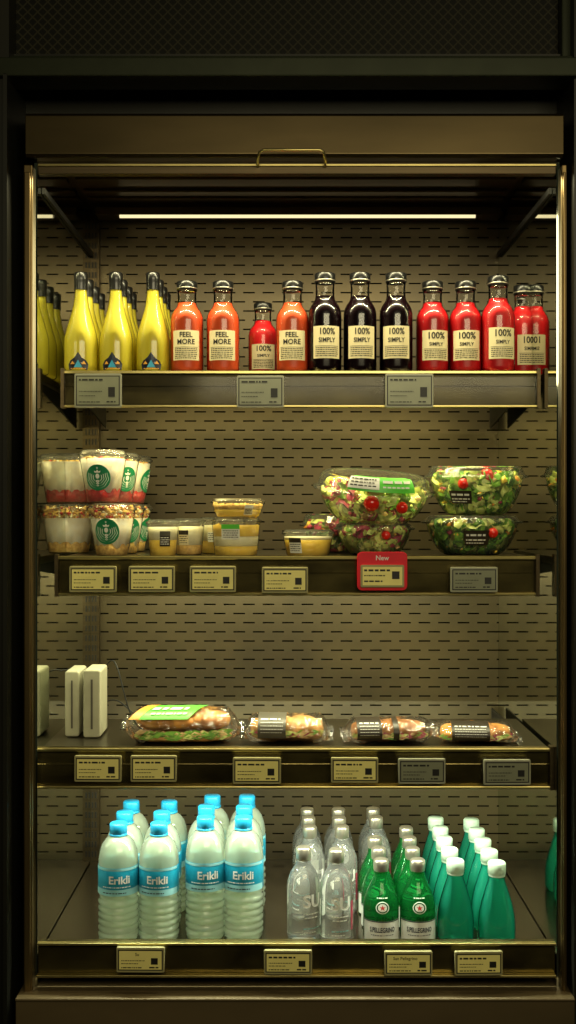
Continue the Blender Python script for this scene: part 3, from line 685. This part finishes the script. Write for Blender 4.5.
def sandwich(label,px0,px1,pyt,y,kind,seed,rz=0):
    L=PX(px1,y)-PX(px0,y); H=PZ(pyt,y)-Z3; cx=(PX(px0,y)+PX(px1,y))/2
    t=thing('wrapped_sandwich',label,'sandwich',(cx,y,Z3+.0005),rz,'film wrapped sandwiches on the third shelf')
    Lb=L*.80
    if kind=='green':
        m=MB(); blob(m,Lb,.10,H*.36,0,seed,p=.35); m.build('bread_bottom',M['bread_pale'],t)
        m=MB(); filling(m,Lb,.05,H*.20,H*.38,240,seed,[0,1,0,2]); m.build('lettuce',[M['leaf1'],M['leaf2'],M['chicken']],t)
        m=MB(); blob(m,Lb*.98,.098,H*.62,0,seed+2,p=.45,amp=.05,scores=4); m.build('bread_top',M['bread'],t,loc=(0,0,H*.32))
    else:
        m=MB(); blob(m,Lb,.088,H*.92,0,seed,p=.30,amp=.08,scores={'pale':3,'dark':6,'long':5}[kind])
        m.build('bread',M['bread_pale'] if kind=='pale' else (M['bread_brown'] if kind=='dark' else M['bread']),t)
        m=MB(); filling(m,Lb,.0440,H*.34,H*.46,110,seed,[0,1,2,3]); m.build('filling',[M['leaf1'],M['radic'],M['chicken'],M['leaf2']],t)
    m=MB(); vs=[];fs=[];nx,na=64,30
    for i in range(nx+1):
        s=-1+2*i/nx; body=max(0,1-max(0,abs(s)-.70)/.22); body=min(1,body)
        q=math.sin(body*PI/2)**.9
        for k in range(na):
            a=2*PI*k/na; n=1+.10*noise.noise(Vector((s*9+seed*3,math.cos(a)*3,math.sin(a)*3)))+.08*noise.noise(Vector((s*24+seed,k*.9,2)))
            W_=.049*q+.043*(1-q); Hh=H*.52*q+.0012*(1-q)
            flap=(1-q)*(.008*math.sin(k*.42*2+seed)+.010*math.sin(seed*2.3+(1 if s>0 else -1)))
            vs.append((s*L/2*(1+.010*math.sin(k*2.1)),W_*math.cos(a)*n,max(H*.49+(Hh*math.sin(a)*n)-(1-q)*H*.10+flap,.0)))
    for i in range(nx):
        for k in range(na):
            k2=(k+1)%na; A,B,C_,D_=(i*na+k,i*na+k2,(i+1)*na+k2,(i+1)*na+k)
            fs+= [(A,B,C_),(A,C_,D_)] if (i+k)%2 else [(A,B,D_),(B,C_,D_)]
    m.add(vs,fs,0,False); m.build('film_wrap',M['film'],t)
    def mp(off):
        def f(u,v):
            a=v; rx=.0535+off; rz_=H*.56+off; return (u,-rx*math.sin(a),H*.49+rz_*math.cos(a))
        return f
    m=MB()
    if kind=='green':
        sk=lambda off:(lambda u,v:mp(off)(u-(v-.5)*.035,v))
        m.rect(-L*.36,L*.12,-.2,1.05,sk(.001),0,8,8); m.rect(-L*.36,-L*.28,-.2,1.05,sk(.002),1,2,6)
        m.lines(-L*.25,L*.05,0,.008,lambda u,v:sk(.003)(u,.50-v*22),2,7); m.lines(-L*.22,L*.07,0,.004,lambda u,v:sk(.003)(u,.80-v*22),2,9)
    else:
        a_,b_=(-L*.36,-L*.10) if kind=='dark' else ((-L*.30,L*.0) if kind=='pale' else (-L*.28,L*.14))
        m.rect(a_,b_,.05,2.0,mp(.001),3,6,10)
        for k in range(5): m.lines(a_+.006,b_-.006,0,.0014 if k else .004,lambda u,v,k=k:mp(.002)(u,.80+k*.20-v*22),2,seed+k)
        if kind=='dark': m.rect(L*.02,L*.08,.05,2.0,mp(.001),3,3,8)
    m.build('label',[M['brightgreen'],M['gold'],M['white_ink'],M['brownlabel'] if kind!='pale' else M['greylabel']],t)
sandwich('large film wrapped sandwich with green label and lettuce',123,244,708,.115,'green',1,.04)
sandwich('wrapped roll with grey label, right of the green one',241,333,714,.115,'pale',2,-.05)
sandwich('wrapped brown baguette with dark band on its left, third sandwich',341,435,718,.11,'dark',3,.06)
sandwich('wrapped baguette with dark label, rightmost sandwich',431,519,722,.11,'long',4,-.07)

# ---------------------------------------------------------------- white units with cables
def unit(label,px0,px1,pyt,y,cables):
    t=thing('white_network_unit',label,'electronic unit',((PX(px0,y)+PX(px1,y))/2,y,Z3),0,'white electronic units on the third shelf')
    w=(PX(px1,y)-PX(px0,y))/2; h=PZ(pyt,y)-Z3
    m=MB(); m.rbox(-w,w,-.045,.045,.002,h,.006); m.build('housing',M['whiteplastic'],t,bevel=.003)
    m=MB(); m.box(-w*.12,w*.12,-.0465,-.0455,.02,h-.02); m.build('seam',M['greylabel'],t)
    for c in cables: m=MB(); m.tube(c,.0016,6); m.build('cable',M['black'],t)
def bez(p0,p1,p2,p3,n=20):
    return [tuple(p0[i]*(1-t)**3+3*p1[i]*t*(1-t)**2+3*p2[i]*t*t*(1-t)+p3[i]*t**3 for i in range(3)) for t in [k/n for k in range(n+1)]]
unit('white electronic box on end, left of the pair with cables',69,83,668,.19,[bez((0,.046,.12),(-.08,.05,.17),(-.06,.0,.05),(-.055,.0,.003))])
unit('white electronic box on end, right of the pair with cables',87,104,667,.18,[bez((.01,.046,.13),(.05,.05,.22),(.05,.0,.03),(.10,.03,.003)),bez((.01,.046,.06),(.05,.06,.08),(.06,.0,.05),(.12,.05,.004))])

# ---------------------------------------------------------------- lights
def area(name,loc,rot,sx,sy,e,c,spread=180):
    l=bpy.data.lights.new(name,'AREA'); l.shape='RECTANGLE'; l.size=sx; l.size_y=sy; l.energy=e; l.color=c; l.spread=math.radians(spread)
    o=bpy.data.objects.new(name,l); col.objects.link(o); o.location=loc; o.rotation_euler=rot; return o
R=math.radians
area('canopy_light',(.018,.03,1.702),(R(2),0,0),.98,.02,6.4,(1,.90,.52))
area('shelf_light_top',(.01,Y1+.02,Z1-.03),(R(6),0,0),.9,.012,5.6,(1,.90,.42))
area('shelf_light_middle',(.01,Y2+.02,Z2-.03),(R(24),0,0),.9,.012,7.6,(1,.97,.58))
area('shelf_light_low',(.01,Y3+.02,Z3-.03),(R(18),0,0),.94,.012,8.4,(.93,1,.74))
area('room_fill_light',(.45,-2.5,1.9),(R(71),0,R(10)),1.8,.7,28,(1,.88,.54))  # unseen room light, added as frontal fill to brighten the product fronts
w=bpy.data.worlds.new('World'); bpy.context.scene.world=w; w.use_nodes=True
w.node_tree.nodes['Background'].inputs[0].default_value=(.10,.11,.06,1); w.node_tree.nodes['Background'].inputs[1].default_value=.15
cam=bpy.data.cameras.new('Camera'); cam.sensor_fit='VERTICAL'; cam.sensor_height=24; cam.lens=24*D/2.048; cam.clip_end=50; cam.clip_start=.05
co=bpy.data.objects.new('Camera',cam); col.objects.link(co); co.location=(0,-D,EZ); co.rotation_euler=(PI/2,0,0)
sc=bpy.context.scene; sc.camera=co; sc.view_settings.view_transform='Standard'; sc.view_settings.look='None'; sc.view_settings.exposure=0
